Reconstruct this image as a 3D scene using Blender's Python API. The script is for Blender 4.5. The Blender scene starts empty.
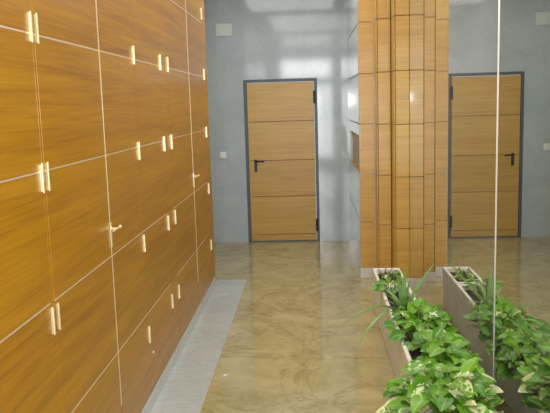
import bpy, bmesh, math, random
from mathutils import Vector, Matrix

# ------------------------------------------------------------------ camera, world, lights
sc = bpy.context.scene
C = sc.collection
F_PX = 703.53
R_ = Vector((0.99842918, 0.04782388, -0.02919001))
U_ = Vector((0.02198068, 0.1448806, 0.98920496))
F_ = Vector((-0.05153669, 0.98829271, -0.14360182))
cam_d = bpy.data.cameras.new('camera'); cam = bpy.data.objects.new('camera', cam_d); C.objects.link(cam)
cam_d.sensor_fit = 'HORIZONTAL'; cam_d.sensor_width = 36.0; cam_d.lens = F_PX * 36.0 / 550.0
cam_d.clip_start = 0.05; cam_d.clip_end = 100
m = Matrix((R_, U_, -F_)).transposed().to_4x4(); m.translation = (0, 0, 1.7822)
cam.matrix_world = m
sc.camera = cam

w = bpy.data.worlds.new('world'); sc.world = w; w.use_nodes = True
bg = w.node_tree.nodes['Background']; bg.inputs[0].default_value = (0.75, 0.87, 1.0, 1); bg.inputs[1].default_value = 0.6


def area(name, loc, size, size_y, power, color, direction):
    d = bpy.data.lights.new(name, 'AREA'); d.shape = 'RECTANGLE'; d.size = size; d.size_y = size_y
    d.energy = power; d.color = color
    o = bpy.data.objects.new(name, d); C.objects.link(o); o.location = loc
    o.rotation_euler = Vector(direction).to_track_quat('-Z', 'Z' if abs(direction[2]) < .9 else 'Y').to_euler()
    return o


COOL = (0.97, 0.99, 1.0)
area('added_fill_near', (-0.02, 0.9, 3.28), 1.2, 2.6, 24, (1, .96, .88), (0, 0, -1))  # added fill under the ceiling, not a lamp of the corridor
area('added_fill_middle', (-0.02, 4.4, 3.28), 1.3, 2.6, 30, (1, .96, .88), (0, 0, -1))  # second added fill, no fixture, evens out the corridor light
area('added_fill_far', (-0.25, 7.2, 3.28), 1.3, 1.6, 22, (1, .97, .92), (0, 0, -1))  # third added fill, brightens the back wall and door
area('daylight_transom', (-0.07, -2.72, 2.78), 1.5, 0.5, 24, COOL, (0, 1, 0))
area('daylight_sidelight', (0.0, -2.72, 1.25), 1.5, 2.1, 85, COOL, (0, 1, -.05))
area('camera_flash', (0.03, -0.02, 1.84), 0.06, 0.04, 20, (1, .98, .95), (-0.02, .985, -.16))

sc.view_settings.view_transform = 'Standard'; sc.view_settings.look = 'None'
sc.view_settings.gamma = 1.0; sc.view_settings.use_curve_mapping = False
sc.view_settings.exposure = 0.45
sc.cycles.use_denoising = True
sc.cycles.max_bounces = 12; sc.cycles.glossy_bounces = 8
sc.cycles.sample_clamp_indirect = 6.0

# ------------------------------------------------------------------ node helpers


class NT:
    def __init__(s, name):
        s.m = bpy.data.materials.new(name); s.m.use_nodes = True
        s.t = s.m.node_tree; s.b = s.t.nodes['Principled BSDF']

    def n(s, typ, **kw):
        x = s.t.nodes.new(typ)
        for k, v in kw.items():
            if k.startswith('i_'):
                k = k[2:]
                k = int(k) if k.isdigit() else k.replace('_', ' ')
                x.inputs[k].default_value = v
            else:
                setattr(x, k, v)
        return x

    def l(s, a, b): s.t.links.new(a, b)

    def coord(s, scale=(1, 1, 1), rot=(0, 0, 0), loc=(0, 0, 0)):
        tc = s.n('ShaderNodeTexCoord'); mp = s.n('ShaderNodeMapping')
        mp.inputs['Scale'].default_value = scale; mp.inputs['Rotation'].default_value = rot; mp.inputs['Location'].default_value = loc
        s.l(tc.outputs['Object'], mp.inputs[0]); return mp.outputs[0]

    def noise(s, vec, scale, detail=4, rough=.5, dist=0.0):
        x = s.n('ShaderNodeTexNoise'); x.inputs['Scale'].default_value = scale; x.inputs['Detail'].default_value = detail
        x.inputs['Roughness'].default_value = rough; x.inputs['Distortion'].default_value = dist
        s.l(vec, x.inputs['Vector']); return x.outputs['Fac']

    def ramp(s, fac, stops):
        x = s.n('ShaderNodeValToRGB'); e = x.color_ramp.elements
        while len(e) < len(stops): e.new(0.5)
        for el, (p, c) in zip(e, stops): el.position = p; el.color = (*c, 1)
        s.l(fac, x.inputs[0]); return x.outputs[0]

    def mix(s, fac, a, b, mode='MIX'):
        x = s.n('ShaderNodeMix', data_type='RGBA', blend_type=mode)
        for i, v in ((0, fac), (6, a), (7, b)):
            if hasattr(v, 'node'): s.l(v, x.inputs[i])
            elif i == 0: x.inputs[0].default_value = v
            else: x.inputs[i].default_value = (*v, 1)
        return x.outputs[2]

    def math(s, op, a, b=0.0):
        x = s.n('ShaderNodeMath', operation=op)
        for i, v in ((0, a), (1, b)):
            if hasattr(v, 'node'): s.l(v, x.inputs[i])
            else: x.inputs[i].default_value = v
        return x.outputs[0]

    def bump(s, h, strength=.1, dist=.002):
        x = s.n('ShaderNodeBump'); x.inputs['Strength'].default_value = strength; x.inputs['Distance'].default_value = dist
        s.l(h, x.inputs['Height']); s.l(x.outputs[0], s.b.inputs['Normal'])

    def col(s, c): s.l(c, s.b.inputs['Base Color'])

    def set(s, **kw):
        for k, v in kw.items(): s.b.inputs[k.replace('_', ' ')].default_value = v
        return s


def flat(name, c, rough=.5, metal=0.0, **kw):
    t = NT(name); t.b.inputs['Base Color'].default_value = (*c, 1)
    t.set(Roughness=rough, Metallic=metal, **kw)
    nz = t.noise(t.coord(), 40, 3)
    t.col(t.mix(nz, tuple(v * .9 for v in c), tuple(min(1, v * 1.1) for v in c)))
    return t.m


def wood(name, c_dark, c_mid, c_light, along, fine=1.0, rough=.22, coat=.35, figure=.5, row=.494, row0=.087):
    """veneer with grain running along axis 'along'; each row of panels is its own sheet of veneer"""
    t = NT(name)
    tc = t.n('ShaderNodeTexCoord'); sx = t.n('ShaderNodeSeparateXYZ'); t.l(tc.outputs['Object'], sx.inputs[0])
    rid = t.math('FLOOR', t.math('DIVIDE', t.math('SUBTRACT', sx.outputs[2], row0), row))
    wn = t.n('ShaderNodeTexWhiteNoise', noise_dimensions='1D'); t.l(rid, wn.inputs['W'])
    off = t.n('ShaderNodeVectorMath', operation='SCALE'); t.l(wn.outputs['Color'], off.inputs[0]); off.inputs['Scale'].default_value = 9.0
    add = t.n('ShaderNodeVectorMath', operation='ADD'); t.l(tc.outputs['Object'], add.inputs[0]); t.l(off.outputs[0], add.inputs[1])
    mp = t.n('ShaderNodeMapping'); s = [13.0, 13.0, 13.0]; s['xyz'.index(along)] = .5; mp.inputs['Scale'].default_value = s
    t.l(add.outputs[0], mp.inputs[0])
    n1 = t.noise(mp.outputs[0], 1.0 * fine, 4, .55, 1.2)
    mp2 = t.n('ShaderNodeMapping'); s = [110.0, 110.0, 110.0]; s['xyz'.index(along)] = 2.5; mp2.inputs['Scale'].default_value = s
    t.l(add.outputs[0], mp2.inputs[0])
    n2 = t.noise(mp2.outputs[0], 1.0 * fine, 3, .6)
    f = t.math('ADD', t.math('MULTIPLY', n1, figure), t.math('MULTIPLY', n2, 1 - figure))
    f = t.math('ADD', f, t.math('MULTIPLY', t.math('SUBTRACT', wn.outputs['Value'], .5), .06))
    t.col(t.ramp(f, [(.36, c_dark), (.5, c_mid), (.64, c_light)]))
    t.set(Roughness=rough, Coat_Weight=coat, Coat_Roughness=.08)
    return t.m


def stone(name, c1, c2, vein, scale=1.6, rough=.12, rot=(0.5, .6, .3), vein_amt=.5, coat=0):
    t = NT(name)
    v = t.coord((1, 1, 1), rot)
    n1 = t.noise(v, scale, 6, .6, .8)
    base = t.ramp(n1, [(.32, c1), (.68, c2)])
    v2 = t.coord((1.0, 4.0, 1.0), rot)
    n2 = t.noise(v2, scale * 1.3, 8, .62, 1.5)
    d = t.math('ABSOLUTE', t.math('SUBTRACT', n2, .5))
    vm = t.math('MULTIPLY', t.math('SUBTRACT', 1.0, t.math('MINIMUM', t.math('MULTIPLY', d, 22.0), 1.0)), vein_amt)
    t.col(t.mix(vm, base, vein))
    t.set(Roughness=rough)
    return t.m


M = {}
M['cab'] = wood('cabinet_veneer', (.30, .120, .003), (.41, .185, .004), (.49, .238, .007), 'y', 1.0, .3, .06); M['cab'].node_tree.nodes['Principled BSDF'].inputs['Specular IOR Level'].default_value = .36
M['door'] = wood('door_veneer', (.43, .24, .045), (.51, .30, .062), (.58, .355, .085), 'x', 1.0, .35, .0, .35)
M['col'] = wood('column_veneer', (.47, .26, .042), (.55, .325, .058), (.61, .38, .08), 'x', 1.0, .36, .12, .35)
M['stone'] = stone('grey_marble', (.39, .44, .47), (.47, .52, .55), (.56, .60, .62), 1.5, .07, (.5, .6, .3), .22)
t = NT('beige_marble')
v = t.coord((1, 1, 1), (0, 0, .5))
n1 = t.noise(v, 1.7, 8, .68, 1.6); n2 = t.noise(v, 5.0, 8, .7, 2.2); n3 = t.noise(v, 1.5, 5, .6, .7)
bs = t.ramp(n1, [(.30, (.29, .235, .095)), (.5, (.40, .345, .165)), (.70, (.49, .43, .24))])
bs = t.mix(t.ramp(n2, [(.40, (0, 0, 0)), (.75, (.45, .45, .45))]), bs, (.55, .49, .31))
dv = t.math('MINIMUM', t.math('MULTIPLY', t.math('ABSOLUTE', t.math('SUBTRACT', n3, .5)), 34.0), 1.0)
bs = t.mix(t.math('MULTIPLY', t.math('MULTIPLY', t.math('SUBTRACT', 1.0, dv), n2), .75), bs, (.20, .135, .045))
br = t.n('ShaderNodeTexBrick', offset=0.0); br.inputs['Scale'].default_value = 1.0; br.inputs['Mortar Size'].default_value = .0015
br.inputs['Brick Width'].default_value = .6; br.inputs['Row Height'].default_value = .6; br.inputs['Mortar Smooth'].default_value = 0.0
t.l(t.coord((1, 1, 1), (0, 0, 0), (.08, .14, 0)), br.inputs['Vector'])
bs = t.mix(t.math('MULTIPLY', br.outputs['Fac'], .45), bs, (.22, .17, .09))
t.col(bs); t.set(Roughness=.09); M['floor'] = t.m
M['border'] = stone('white_marble', (.40, .44, .44), (.50, .53, .53), (.33, .37, .37), 2.5, .2, (.1, .2, .5), .5)
M['plinth'] = stone('pale_marble', (.62, .62, .60), (.72, .72, .70), (.55, .56, .55), 3, .25)
M['skirt'] = stone('skirting_marble', (.50, .54, .52), (.60, .63, .61), (.42, .46, .46), 4, .2)
M['ceil'] = flat('white_plaster', (.75, .75, .73), .8)
M['brass'] = flat('polished_brass', (.90, .80, .50), .32, .7)
M['inlay'] = flat('pale_metal_inlay', (.86, .70, .55), .42, .5)
M['strip'] = flat('brass_edge_strip', (.88, .74, .50), .35, .6)
M['dark'] = flat('dark_grey_painted_steel', (.075, .082, .09), .4)
M['black'] = flat('black_metal', (.018, .018, .02), .35, .3)
M['groove'] = flat('dark_groove_backing', (.10, .05, .02), .7)
M['white'] = flat('white_plastic', (.78, .80, .80), .35)
M['plate'] = flat('pale_grey_plate', (.58, .63, .60), .45)
M['chrome'] = flat('polished_metal_joint', (.90, .90, .86), .3, .25)
M['paper'] = flat('white_paper', (.85, .85, .83), .8)
M['frame'] = flat('white_painted_frame', (.5, .5, .5), .5)


def mirror_mat(name, tint, glare):
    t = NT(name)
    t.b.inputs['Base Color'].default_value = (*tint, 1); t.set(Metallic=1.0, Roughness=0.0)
    dn = t.n('ShaderNodeBsdfDiffuse'); dn.inputs[0].default_value = (.72, .75, .74, 1)  # pale diffuse layer imitates glare haze over the glass
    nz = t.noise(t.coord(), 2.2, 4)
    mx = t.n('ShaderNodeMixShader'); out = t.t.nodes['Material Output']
    t.l(t.math('MULTIPLY', nz, glare * 2), mx.inputs[0]); t.l(t.b.outputs[0], mx.inputs[1]); t.l(dn.outputs[0], mx.inputs[2])
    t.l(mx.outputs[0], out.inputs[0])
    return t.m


M['mirror_glare'] = mirror_mat('glare_haze_mirror', (.78, .79, .74), .05)  # flash haze on this panel is mixed into its colour
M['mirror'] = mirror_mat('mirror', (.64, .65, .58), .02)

t = NT('planter_stone')
nz = t.noise(t.coord(), 14, 6, .65); nb = t.noise(t.coord(), 60, 5, .7)
t.col(t.ramp(nz, [(.3, (.70, .68, .61)), (.6, (.82, .80, .74)), (.8, (.86, .85, .80))])); t.set(Roughness=.75); t.bump(nb, .4, .004)
M['planter'] = t.m
t = NT('soil')
nz = t.noise(t.coord(), 45, 6, .7)
t.col(t.ramp(nz, [(.35, (.018, .012, .008)), (.55, (.05, .034, .022)), (.75, (.12, .085, .06))])); t.set(Roughness=.95); t.bump(nz, .8, .01)
M['soil'] = t.m


def leaf_mat(name, g1, g2, cream):
    """vertex colour: r = tone of this leaf, g = how variegated it is, b = distance from the midrib"""
    t = NT(name)
    at = t.n('ShaderNodeAttribute', attribute_name='leaf'); sp = t.n('ShaderNodeSeparateColor'); t.l(at.outputs['Color'], sp.inputs[0])
    base = t.mix(sp.outputs[0], g1, g2)
    nz = t.noise(t.coord(), 26, 3, .55, 1.2)
    th = t.math('ADD', nz, t.math('MULTIPLY', t.math('SUBTRACT', sp.outputs[1], .5), .62))
    f = t.ramp(th, [(.53, (0, 0, 0)), (.60, (1, 1, 1))])
    c = t.mix(f, base, cream)
    rib = t.ramp(sp.outputs[2], [(.0, (1, 1, 1)), (.12, (0, 0, 0))])
    c = t.mix(t.math('MULTIPLY', rib, .4), c, cream)
    t.col(c); t.set(Roughness=.34)
    t.b.inputs['Subsurface Weight'].default_value = 0.0
    # thin leaves let some light through
    tr = t.n('ShaderNodeBsdfTranslucent'); t.l(c, tr.inputs[0])
    mx = t.n('ShaderNodeMixShader'); mx.inputs[0].default_value = .22; out = t.t.nodes['Material Output']
    t.l(t.b.outputs[0], mx.inputs[1]); t.l(tr.outputs[0], mx.inputs[2]); t.l(mx.outputs[0], out.inputs[0])
    return t.m


M['pothos'] = leaf_mat('pothos_leaf', (.055, .22, .010), (.20, .46, .025), (.76, .80, .42))
M['strap'] = leaf_mat('strap_leaf', (.15, .32, .08), (.28, .48, .16), (.5, .6, .3))
M['stem'] = flat('green_stem', (.16, .27, .05), .5)
M['twig'] = flat('dry_stalk', (.42, .33, .2), .8)

# ------------------------------------------------------------------ mesh helpers


def box(bm, x0, x1, y0, y1, z0, z1):
    v = [bm.verts.new(p) for p in ((x0, y0, z0), (x1, y0, z0), (x1, y1, z0), (x0, y1, z0), (x0, y0, z1), (x1, y0, z1), (x1, y1, z1), (x0, y1, z1))]
    for f in ((0, 3, 2, 1), (4, 5, 6, 7), (0, 1, 5, 4), (1, 2, 6, 5), (2, 3, 7, 6), (3, 0, 4, 7)):
        bm.faces.new([v[i] for i in f])


def tube(bm, pts, rad, n=8, cap=True):
    pts = [Vector(p) for p in pts]
    rings = []
    for i, p in enumerate(pts):
        d = (pts[min(i + 1, len(pts) - 1)] - pts[max(i - 1, 0)]).normalized()
        a = d.orthogonal().normalized() if i == 0 else (rings_dir - d * rings_dir.dot(d)).normalized()
        rings_dir = a; b = d.cross(a)
        r = rad[i] if isinstance(rad, (list, tuple)) else rad
        rings.append([bm.verts.new(p + (a * math.cos(k * 2 * math.pi / n) + b * math.sin(k * 2 * math.pi / n)) * r) for k in range(n)])
    for r0, r1 in zip(rings, rings[1:]):
        for k in range(n): bm.faces.new((r0[k], r0[(k + 1) % n], r1[(k + 1) % n], r1[k]))
    if cap:
        bm.faces.new(rings[0][::-1]); bm.faces.new(rings[-1])


def obj(name, bm, mat, parent=None, bevel=0.0, smooth=False, segs=2):
    me = bpy.data.meshes.new(name)
    bmesh.ops.recalc_face_normals(bm, faces=bm.faces[:])
    bm.to_mesh(me); bm.free()
    me.materials.append(mat)
    if smooth:
        for p in me.polygons: p.use_smooth = True
    o = bpy.data.objects.new(name, me); C.objects.link(o)
    if parent: o.parent = parent
    if bevel:
        md = o.modifiers.new('bevel', 'BEVEL'); md.width = bevel; md.segments = segs; md.limit_method = 'ANGLE'
    return o


def boxes(name, lst, mat, parent=None, bevel=0.0):
    bm = bmesh.new()
    for b in lst: box(bm, *b)
    return obj(name, bm, mat, parent, bevel)


def thing(name, label, cat, loc=(0, 0, 0), group=None):
    o = bpy.data.objects.new(name, None); C.objects.link(o); o.location = loc; o.empty_display_size = .1
    o['label'] = label; o['category'] = cat
    if group: o['group'] = group
    return o


def tag(o, label, cat, group=None):
    o['label'] = label; o['category'] = cat
    if group: o['group'] = group
    return o


def struct(o, label=None):
    o['kind'] = 'structure'
    if label: o['label'] = label
    return o


# ------------------------------------------------------------------ the shell
XL, XM, D = -0.98, 0.929, 9.05
XW = 0.497            # flank of the pier
HC = 3.30
Y0 = -2.6
ROWS = [.087, .579, 1.071, 1.564, 2.056, 2.550, 3.042, 3.285]

struct(boxes('floor', [(-.68, .96, Y0, D, -.1, 0), (-1.6, -.68, 7.06, D, -.1, 0)], M['floor']), 'polished beige marble floor')
struct(boxes('trim_1', [(-1.6, -.68, Y0, 7.06, -.1, 0)], M['border']), 'white marble border of the floor along the cabinets')
struct(boxes('ceiling', [(-1.7, 1.1, Y0 - .1, D + .1, HC, HC + .1)], M['ceil']))
DX0, DX1, DT = -.830, .106, 2.10
# back wall round the door opening
struct(boxes('wall_back', [(-1.7, DX0, D, D + .1, 0, HC), (DX1, 1.1, D, D + .1, 0, HC), (DX0, DX1, D, D + .1, DT, HC)], M['stone']), 'polished grey marble wall with the door')
struct(boxes('wall_left', [(-1.7, -1.6, Y0, D, 0, HC)], M['stone']))
# right wall behind the mirrors, pier flank with a niche in it
NY0, NY1, NZ0, NZ1 = 7.12, 8.62, 1.06, 1.447
struct(boxes('wall_right', [(.937, 1.1, Y0, 7.062, 0, HC)], M['stone']))
G = .006
fl = []
zs = [0, ROWS[1], NZ0, NZ1, ROWS[3], ROWS[4], ROWS[5], HC]
for a, b in zip(zs, zs[1:]):
    a2 = a + (G if a in ROWS else 0); b2 = b - (G if b in ROWS else 0)
    if a == NZ0:
        fl += [(XW, XW + .13, 7.062, NY0, a2, b2), (XW, XW + .13, NY1, D, a2, b2)]
    else:
        fl.append((XW, XW + .13, 7.062, D, a2, b2))
fl.append((XW + .135, .937, 7.062, D, 0, HC))
struct(boxes('wall_flank', fl, M['stone']), 'grey marble flank wall beside the wooden column')
struct(boxes('trim_2', [(XW + .028, XW + .128, NY0 + .001, NY1 - .001, NZ0 + .013, NZ1 - .013), (XW + .002, XW + .026, NY0 + .001, NY1 - .001, NZ0 + .001, NZ0 + .012),
                        (XW + .002, XW + .026, NY0 + .001, NY1 - .001, NZ1 - .012, NZ1 - .001)], M['door']), 'wood lining of the niche in the flank wall')
struct(boxes('baseboard_left', [(-1.6, XL + .002, Y0, 6.89, 0, .086)], M['skirt'], None, .003), 'pale marble skirting under the cabinets')
# rear wall with glazed entrance (behind the camera)
TX0, TX1 = -.84, .70
struct(boxes('wall_front', [(-1.7, TX0, Y0 - .1, Y0, 0, HC), (TX1, 1.1, Y0 - .1, Y0, 0, HC), (TX0, TX1, Y0 - .1, Y0, 3.06, HC)], M['stone']))
wf = [(TX0, TX0 + .05, Y0 - .08, Y0 - .03, 0, 3.06), (TX1 - .05, TX1, Y0 - .08, Y0 - .03, 0, 3.06), (TX0 + .05, TX1 - .05, Y0 - .08, Y0 - .03, 2.35, 2.5),
      (TX0 + .05, TX1 - .05, Y0 - .08, Y0 - .03, 3.02, 3.06), (-.10, -.02, Y0 - .08, Y0 - .03, 0, 2.35), (.42, .47, Y0 - .08, Y0 - .03, 0, 2.35),
      (TX0 + .05, -.10, Y0 - .08, Y0 - .03, 0, .3), (-.02, TX1 - .05, Y0 - .08, Y0 - .03, 0, .12)]
struct(boxes('window_1', wf, M['frame']))

# ------------------------------------------------------------------ back door
dr = struct(bpy.data.objects.new('door_1', None), 'light wooden door with dark grey metal frame and horizontal grooves'); C.objects.link(dr)
dr.location = (0, D, 0)
fw = .038
boxes('door_frame', [(DX0 + .001, DX0 + fw, -.012, .06, 0.001, DT - .001), (DX1 - fw, DX1 - .001, -.012, .06, 0.001, DT - .001), (DX0 + fw, DX1 - fw, -.012, .06, DT - fw, DT - .001)], M['dark'], dr, .003)
a, b = DX0 + fw + .004, DX1 - fw - .004
leaf = []
zz = [.014, .098, .600, 1.068, 1.566, DT - fw - .004]
for z0, z1 in zip(zz, zz[1:]): leaf.append((a, b, 0.002, .035, z0 + .003, z1 - .003))
boxes('threshold', [(DX0 + .001, DX1 - .001, -.004, .10, 0.0005, .010)], M['dark'], dr)
dl = boxes('door_leaf', leaf, M['door'], dr, .0015)
boxes('groove_backing', [(a + .002, b - .002, .012, .034, .014, DT - fw - .006)], M['groove'], dl)
bm = bmesh.new()
box(bm, -.722, -.686, -.009, .0015, .925, 1.085)
hp = obj('handle_plate', bm, M['black'], dl, .004)
bm = bmesh.new()
tube(bm, [(-.704, -.009, 1.062), (-.704, -.05, 1.062), (-.69, -.058, 1.061), (-.59, -.058, 1.060)], [.013, .011, .011, .009], 10)
obj('lever_handle', bm, M['black'], dl, 0, True)
for z in (1.86, .22):
    bm = bmesh.new(); box(bm, DX1 - .052, DX1 - .018, -.03, -.0125, z - .08, z + .08)
    tube(bm, [(DX1 - .035, -.034, z - .08), (DX1 - .035, -.034, z + .08)], .013, 10)
    obj('hinge', bm, M['black'], dr)

# switch and blank plate
t = thing('light_switch', 'small white light switch on the grey wall left of the door', 'switch', (-1.122, D - .001, 1.152))
boxes('switch_plate', [(-.038, .038, -.010, 0, -.042, .042)], M['white'], t, .003)
boxes('rocker', [(-.018, .018, -.015, -.0102, -.026, .026)], M['white'], t, .002)
t = thing('blank_plate', 'pale rectangular cover plate high on the grey wall beside the cabinets', 'cover plate', (-1.052, D - .001, 2.73))
boxes('plate', [(-.105, .105, -.012, 0, -.076, .076)], M['plate'], t, .003)
for sx in (-.09, .09):
    bm = bmesh.new(); tube(bm, [(sx, -.0122, 0), (sx, -.0145, 0)], .005, 10); obj('screw', bm, M['plate'], t)

# ------------------------------------------------------------------ stepped wooden column by the mirror
t = thing('column', 'stepped wood-panelled column standing against the edge of the mirror', 'column', (.71, 7.0, 0))
steps = [(XW - .006, .645, 7.06), (.646, .785, 6.85), (.786, XM - .0, 6.63)]
for i, (x0, x1, yf) in enumerate(steps):
    prt = []
    zr = [.10] + ROWS[1:]
    for z0, z1 in zip(zr, zr[1:]):
        prt.append((x0 - .71, x0 - .71 + .010, yf - 7.0 - .001, yf - 7.0 + .03, z0 + .0025, z1 - .0025))
        prt.append((x0 - .71 + .0145, x1 - .71 - (.006 if i < 2 else .001), yf - 7.0, yf - 7.0 + .03, z0 + .0025, z1 - .0025))
        prt.append((x0 - .71, x0 - .71 + .03, yf - 7.0 + .03, [7.061, 7.059, 6.849][i] - 7.0 + (.0 if i else .03), z0 + .0025, z1 - .0025))
    po = boxes('wood_panel', prt, M['col'], t, .0025)
    boxes('groove_backing', [(x0 - .71 + .004, x1 - .71 - (0 if i < 2 else .004), yf - 7.0 + .008, [7.10, 7.05, 6.845][i] - 7.0, .102, 3.28)], M['groove'], po)
    boxes('plinth', [(x0 - .71 - .002, x1 - .71 - (.0 if i == 2 else .004), yf - 7.0 - .003, [7.06, 7.055, 6.84][i] - 7.0 + (.03 if i == 0 else 0), 0, .099)], M['plinth'], t, .002)

# ------------------------------------------------------------------ mirrors
YJ = 3.555
o = tag(boxes('wall_mirror', [(XM, XM + .006, YJ + .004, 6.628, .002, HC - .01)], M['mirror_glare']), 'tall wall mirror between the wooden column and the bright vertical joint', 'mirror')
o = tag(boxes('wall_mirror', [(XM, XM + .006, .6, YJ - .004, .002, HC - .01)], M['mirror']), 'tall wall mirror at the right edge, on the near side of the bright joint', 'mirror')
bm = bmesh.new()
tube(bm, [(XM + .002, YJ, .002), (XM + .002, YJ, HC - .01)], .0065, 10)
tag(obj('joint_strip', bm, M['chrome'], None, 0, True), 'thin bright vertical metal strip joining the two mirrors', 'metal strip')

# ------------------------------------------------------------------ cabinets
XD = -.002   # door faces sit just behind the cabinet origin plane (local x = 0 is the wall line)


def rows_in(z0, z1):
    r = [z0] + [z for z in ROWS if z0 + .02 < z < z1 - .02] + [z1]
    return list(zip(r, r[1:]))


def make_door(parent, y0, y1, name='door', inlay=True, turn=0.0):
    lst = []
    for z0, z1 in rows_in(ROWS[0] + .003, ROWS[-1]):
        lst.append((-.020, 0, y0, y1, z0 + .0035, z1 - .0035))
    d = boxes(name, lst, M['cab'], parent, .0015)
    if inlay:
        for z in ROWS[1:-1]: boxes('inlay', [(-.016, .0005, y0 + .001, y1 - .001, z - .0030, z + .0030)], M['inlay'], d)
    if turn:      # a leaf that stands a hair out of true, turned about its far edge
        pass
    return d


HZ = [.455, 1.005, 1.542, 2.078, 2.63, 3.16]


def hinge(parent, y, z):
    bm = bmesh.new()
    h = .050
    for k in range(3):
        za = z - h + k * 2 * h / 3; zb = za + 2 * h / 3 - .002
        tube(bm, [(.009, y, za), (.009, y, za + .003), (.009, y, zb - .003), (.009, y, zb)], [.0032, .0044, .0044, .0032], 10)
    tube(bm, [(.009, y, z - h - .004), (.009, y, z + h + .004)], .003, 8)
    box(bm, .0006, .0055, y - .004, y + .004, z - h, z + h)
    obj('hinge', bm, M['brass'], parent)


def latch(parent, y):
    bm = bmesh.new()
    box(bm, .0015, .006, y - .010, y + .010, 1.115, 1.235)
    tube(bm, [(.006, y, 1.205), (.03, y, 1.205)], .007, 8)
    tube(bm, [(.03, y - .055, 1.203), (.032, y, 1.205), (.032, y + .05, 1.205), (.032, y + .058, 1.205), (.032, y + .064, 1.205)], [.005, .006, .005, .010, .006], 8)
    obj('latch_handle', bm, M['brass'], parent)


def cabinet(name, label, y0, y1):
    t = thing(name, label, 'cabinet', (XL, y0, ROWS[0]), None)
    t.location = (XL, 0, 0)
    boxes('carcass', [(-.60, -.0225, y0, y1, ROWS[0] + .001, ROWS[-1] + .004)], M['groove'], t)
    return t


def stile(t, y0, y1):
    boxes('stile', [(-.020, -.001, y0, y1, ROWS[0] + .003, ROWS[-1])], M['cab'], t, .0015)


def meeting_strip(t, y):
    boxes('edge_strip', [(-.018, .0015, y - .0045, y + .0045, .30, ROWS[-1])], M['strip'], t)


c1 = cabinet('tall_cabinet', 'nearest tall orange-brown wood cabinet, cut by the left edge of the photo', 1.70, 2.526)
stile(c1, 1.702, 1.74)
d = make_door(c1, 1.743, 2.508)
for z in HZ: hinge(d, 2.499, z)
stile(c1, 2.510, 2.5255)

c2 = cabinet('tall_cabinet', 'tall two-door wood cabinet with the nearer brass latch handle', 2.527, 3.984)
stile(c2, 2.5275, 2.545)
d = make_door(c2, 2.547, 3.328)
for z in HZ: hinge(d, 2.556, z)
d2 = make_door(c2, 3.340, 3.983)
for z in HZ: hinge(d2, 3.974, z)
meeting_strip(c2, 3.334); latch(d2, 3.334)

c3 = cabinet('tall_cabinet', 'narrow single-door wood cabinet between the two with latch handles', 3.986, 4.698)
d = make_door(c3, 3.987, 4.697)
for z in HZ: hinge(d, 4.686, z)
bm = bmesh.new(); tube(bm, [(.0005, 4.06, .315), (.006, 4.06, .315)], .008, 10); obj('keyhole_cover', bm, M['brass'], d)

c4 = cabinet('tall_cabinet', 'farthest tall wood cabinet with a brass latch handle, nearest the grey wall', 4.700, 6.89)
stile(c4, 4.702, 4.924)
d = make_door(c4, 4.927, 5.823)
for z in HZ: hinge(d, 4.934, z)
d2 = make_door(c4, 5.837, 6.655)
for z in HZ: hinge(d2, 6.645, z)
meeting_strip(c4, 5.83); latch(d2, 5.83)
stile(c4, 6.658, 6.888)

# ------------------------------------------------------------------ planters
PX0, PX1, PH = .515, .745, .36


def trough(label, y0, y1, seed):
    L = y1 - y0; W = PX1 - PX0
    t = thing('planter', label, 'planter', ((PX0 + PX1) / 2, (y0 + y1) / 2, 0), 'stone trough planters along the mirror')
    bm = bmesh.new()
    w_ = .024
    def ring(ax, ay, z): return [bm.verts.new(p) for p in ((-ax, -ay, z), (ax, -ay, z), (ax, ay, z), (-ax, ay, z))]
    hw, hl = W / 2, L / 2
    rs = [ring(hw - .008, hl - .008, 0), ring(hw, hl, PH - .03), ring(hw, hl, PH), ring(hw - w_, hl - .045, PH), ring(hw - w_ - .008, hl - .053, PH - .12)]
    for r0, r1 in zip(rs, rs[1:]):
        for k in range(4): bm.faces.new((r0[k], r0[(k + 1) % 4], r1[(k + 1) % 4], r1[k]))
    bm.faces.new(rs[0][::-1]); bm.faces.new(rs[-1])
    obj('trough', bm, M['planter'], t, .005)
    rnd = random.Random(seed)
    bm = bmesh.new(); nx, ny = 6, max(4, int(L / .04))
    g = [[bm.verts.new((-(hw - w_ - .004) + 2 * (hw - w_ - .004) * i / nx, -(hl - .049) + 2 * (hl - .049) * j / ny, PH - .045 + rnd.uniform(-.012, .014))) for i in range(nx + 1)] for j in range(ny + 1)]
    for j in range(ny):
        for i in range(nx): bm.faces.new((g[j][i], g[j][i + 1], g[j + 1][i + 1], g[j + 1][i]))
    obj('soil', bm, M['soil'], t, 0, True)
    return t


trough('small pale stone planter with bare stalks, farthest along the mirror by the wooden column', 5.41, 5.965, 1)
trough('long pale stone planter full of trailing pothos in front of the mirror', 3.41, 5.385, 2)
trough('pale stone planter under leaves at the bottom edge of the photo', 2.35, 3.385, 3)

# ------------------------------------------------------------------ plants


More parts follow.
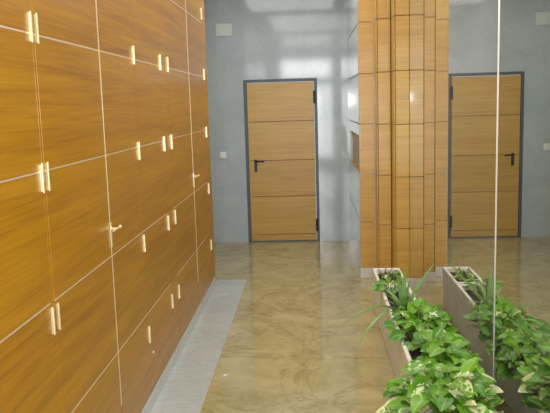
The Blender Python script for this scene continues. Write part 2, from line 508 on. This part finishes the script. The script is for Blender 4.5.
def add_leaf(bm, lay, base, direction, normal, length, width, droop, tone, varieg, fold=.25, kind='heart'):
    d = direction.normalized(); s = normal.cross(d).normalized(); n = d.cross(s).normalized()
    if n.z < 0 and kind == 'heart': n = -n; s = -s
    NU, NV = (9, 2) if kind == 'heart' else (12, 1)
    rows = []
    for i in range(NU + 1):
        u = i / NU
        if kind == 'heart':
            wdt = width * .5 * (math.sin(math.pi * min(1, (u * .93 + .07)) ** .72) ** .8 if u < 1 else 0.0)
            if i == 0: wdt = width * .28
            back = -.10 * length * (1 - u) ** 6
        else:
            wdt = width * .5 * (min(1, .5 + u * 2.5)) * (1 - u ** 2.2); back = 0
        p = base + d * (u * length) - Vector((0, 0, 1)) * (droop * length * u * u)
        row = []
        for j in range(-NV, NV + 1):
            v = j / NV
            q = p + s * (v * wdt) + n * (abs(v) * wdt * fold) + d * (back * abs(v))
            vv = bm.verts.new(q); vv[lay] = (tone, varieg, abs(v), 1); row.append(vv)
        rows.append(row)
    for r0, r1 in zip(rows, rows[1:]):
        for k in range(len(r0) - 1):
            try: bm.faces.new((r0[k], r0[k + 1], r1[k + 1], r1[k])).smooth = True
            except ValueError: pass


def leaf_obj(bm, name, mat, parent):
    me = bpy.data.meshes.new(name); bm.to_mesh(me); bm.free(); me.materials.append(mat)
    o = bpy.data.objects.new(name, me); C.objects.link(o); o.parent = parent
    return o


def pothos(label, x, y, n, spread_x, spread_y, height, seed, size=(.085, .13), varieg=(.2, .8), hang=.0, zbase=PH - .04, tone=(0, 1), rim_clear=False):
    rnd = random.Random(seed)
    t = thing('pothos', label, 'plant', (x, y, zbase), 'pothos in the planters')
    bl = bmesh.new(); lay = bl.verts.layers.float_color.new('leaf'); bs = bmesh.new()
    for k in range(n):
        a = rnd.uniform(0, 2 * math.pi); r = math.sqrt(rnd.random())
        px, py = math.cos(a) * r * spread_x, math.sin(a) * r * spread_y
        dome = max(0, 1 - r * r) ** .5
        z = .05 + height * (dome * rnd.uniform(.45, 1.0)) + rnd.uniform(-.02, .03) - hang * max(0, r - .6) * rnd.random()
        if rim_clear and px < -.05 and rnd.random() < .8: px = -.05 + rnd.random() * .2
        # keep clear of the mirror and the rim
        wx = x + px
        tip_out = Vector((px, py * .8, 0)); tip_out = tip_out.normalized() if tip_out.length > 1e-4 else Vector((0, -1, 0))
        d = (tip_out * rnd.uniform(.4, 1.1) + Vector((rnd.uniform(-.7, .7), rnd.uniform(-.9, .3), rnd.uniform(-.15, .45)))).normalized()
        L = rnd.uniform(*size)
        if wx + d.x * L > XM - .03: d.x = -abs(d.x)
        over_rim = abs(wx - (PX0 + PX1) / 2) > (PX1 - PX0) / 2 - .04
        if over_rim: z = max(z, .075) if hang == 0 else max(z, -.16 * rnd.random() if abs(wx - .63) > .15 else .075)
        else: z = max(z, .03)
        base = Vector((px, py, z))
        nrm = Vector((rnd.uniform(-.5, .5), rnd.uniform(-.75, .1), 1)).normalized()
        v = varieg[0] + (varieg[1] - varieg[0]) * rnd.random() ** 1.8
        add_leaf(bl, lay, base, d, nrm, L, L * rnd.uniform(.68, .85), rnd.uniform(.05, .45), rnd.uniform(*tone), v)
        root = Vector((max(-.06, min(.06, px * .35)), py * .55, .0))
        mid = (root + base) * .5 + Vector((0, 0, .05))
        tube(bs, [root, mid, base], [.003, .0025, .002], 5, False)
    leaf_obj(bl, 'foliage', M['pothos'], t)
    obj('stems', bs, M['stem'], t, 0, True)
    return t


XC = .63
pothos('bushy bright green pothos at the back of the clump, next to the spiky strap-leaved plant', XC + .03, 4.30, 115, .18, .34, .10, 11, (.065, .10), (.12, .5), .25, rim_clear=True)
pothos('bushy green pothos in the middle of the long planter with leaves trailing over its rim', XC + .05, 3.74, 115, .165, .32, .10, 12, (.07, .105), (.12, .52), .3, rim_clear=True)
pothos('cream-splashed pothos nearest the camera at the bottom of the photo', XC + .0, 3.20, 135, .24, .34, .12, 13, (.08, .12), (.25, .78), .3)
pothos('small pothos clump among bare soil at the far end of the long planter', XC - .05, 5.20, 22, .10, .12, .05, 14, (.055, .08), (.2, .6), 0)
pothos('little pothos sprig in the small far planter by the column', XC + .02, 5.62, 12, .07, .12, .03, 15, (.045, .065), (.2, .7), 0)

# strap-leaved plant
t = thing('spider_plant', 'spiky plant with long arching strap leaves behind the pothos', 'plant', (XC, 4.82, PH - .04))
bm = bmesh.new(); lay = bm.verts.layers.float_color.new('leaf')
S = [((-.80, -.40, .50), .56, .55), ((-.72, -.85, .5), .58, .6), ((-.9, .1, .35), .34, .5), ((-.5, -.5, .9), .30, .25), ((.02, -.1, 1), .34, .05), ((-.14, .2, 1), .30, .08),
     ((.62, .50, .85), .46, .08), ((.20, .1, 1), .27, .1), ((.30, -.5, .75), .34, .5), ((-.35, .35, .7), .28, .35), ((.35, .1, .75), .28, .5), ((-.2, -.7, .6), .34, .6),
     ((.5, -.2, .6), .26, .5), ((.1, .6, .8), .30, .3), ((-.6, -.2, .7), .34, .5), ((-.05, -.5, .9), .30, .4)]
rnd = random.Random(4)
for d, L, dr_ in S:
    add_leaf(bm, lay, Vector((d[0] * .015, d[1] * .015, 0)), Vector(d), Vector((-d[0], -d[1], 1.2)), L, .044, dr_, rnd.random(), rnd.uniform(.1, .4), .3, 'strap')
leaf_obj(bm, 'foliage', M['strap'], t)

# bare stalks in the small planter
t = thing('dry_stalks', 'a few dry broken stalks sticking out of the small far planter', 'plant', (XC - .02, 5.78, PH - .04))
for (x0, y0_, dx, h) in ((-.04, .05, -.02, .075), (0.0, .10, .02, .085), (.03, .06, .03, .07), (.05, .02, .01, .06), (-.02, -.05, -.03, .08)):
    bm = bmesh.new(); tube(bm, [(x0, y0_, -.0), (x0 + dx * .5, y0_, h * .6), (x0 + dx, y0_ - .01, h)], [.006, .005, .004], 6)
    obj('stalk', bm, M['twig'], t, 0, True)

# scrap of paper on the floor
bm = bmesh.new(); box(bm, -.012, .012, -.006, .006, 0, .004)
o = tag(obj('paper_scrap', bm, M['paper']), 'tiny white paper scrap lying on the beige marble floor', 'scrap'); o.location = (-.60, 4.47, .0005); o.rotation_euler = (0, 0, .4)
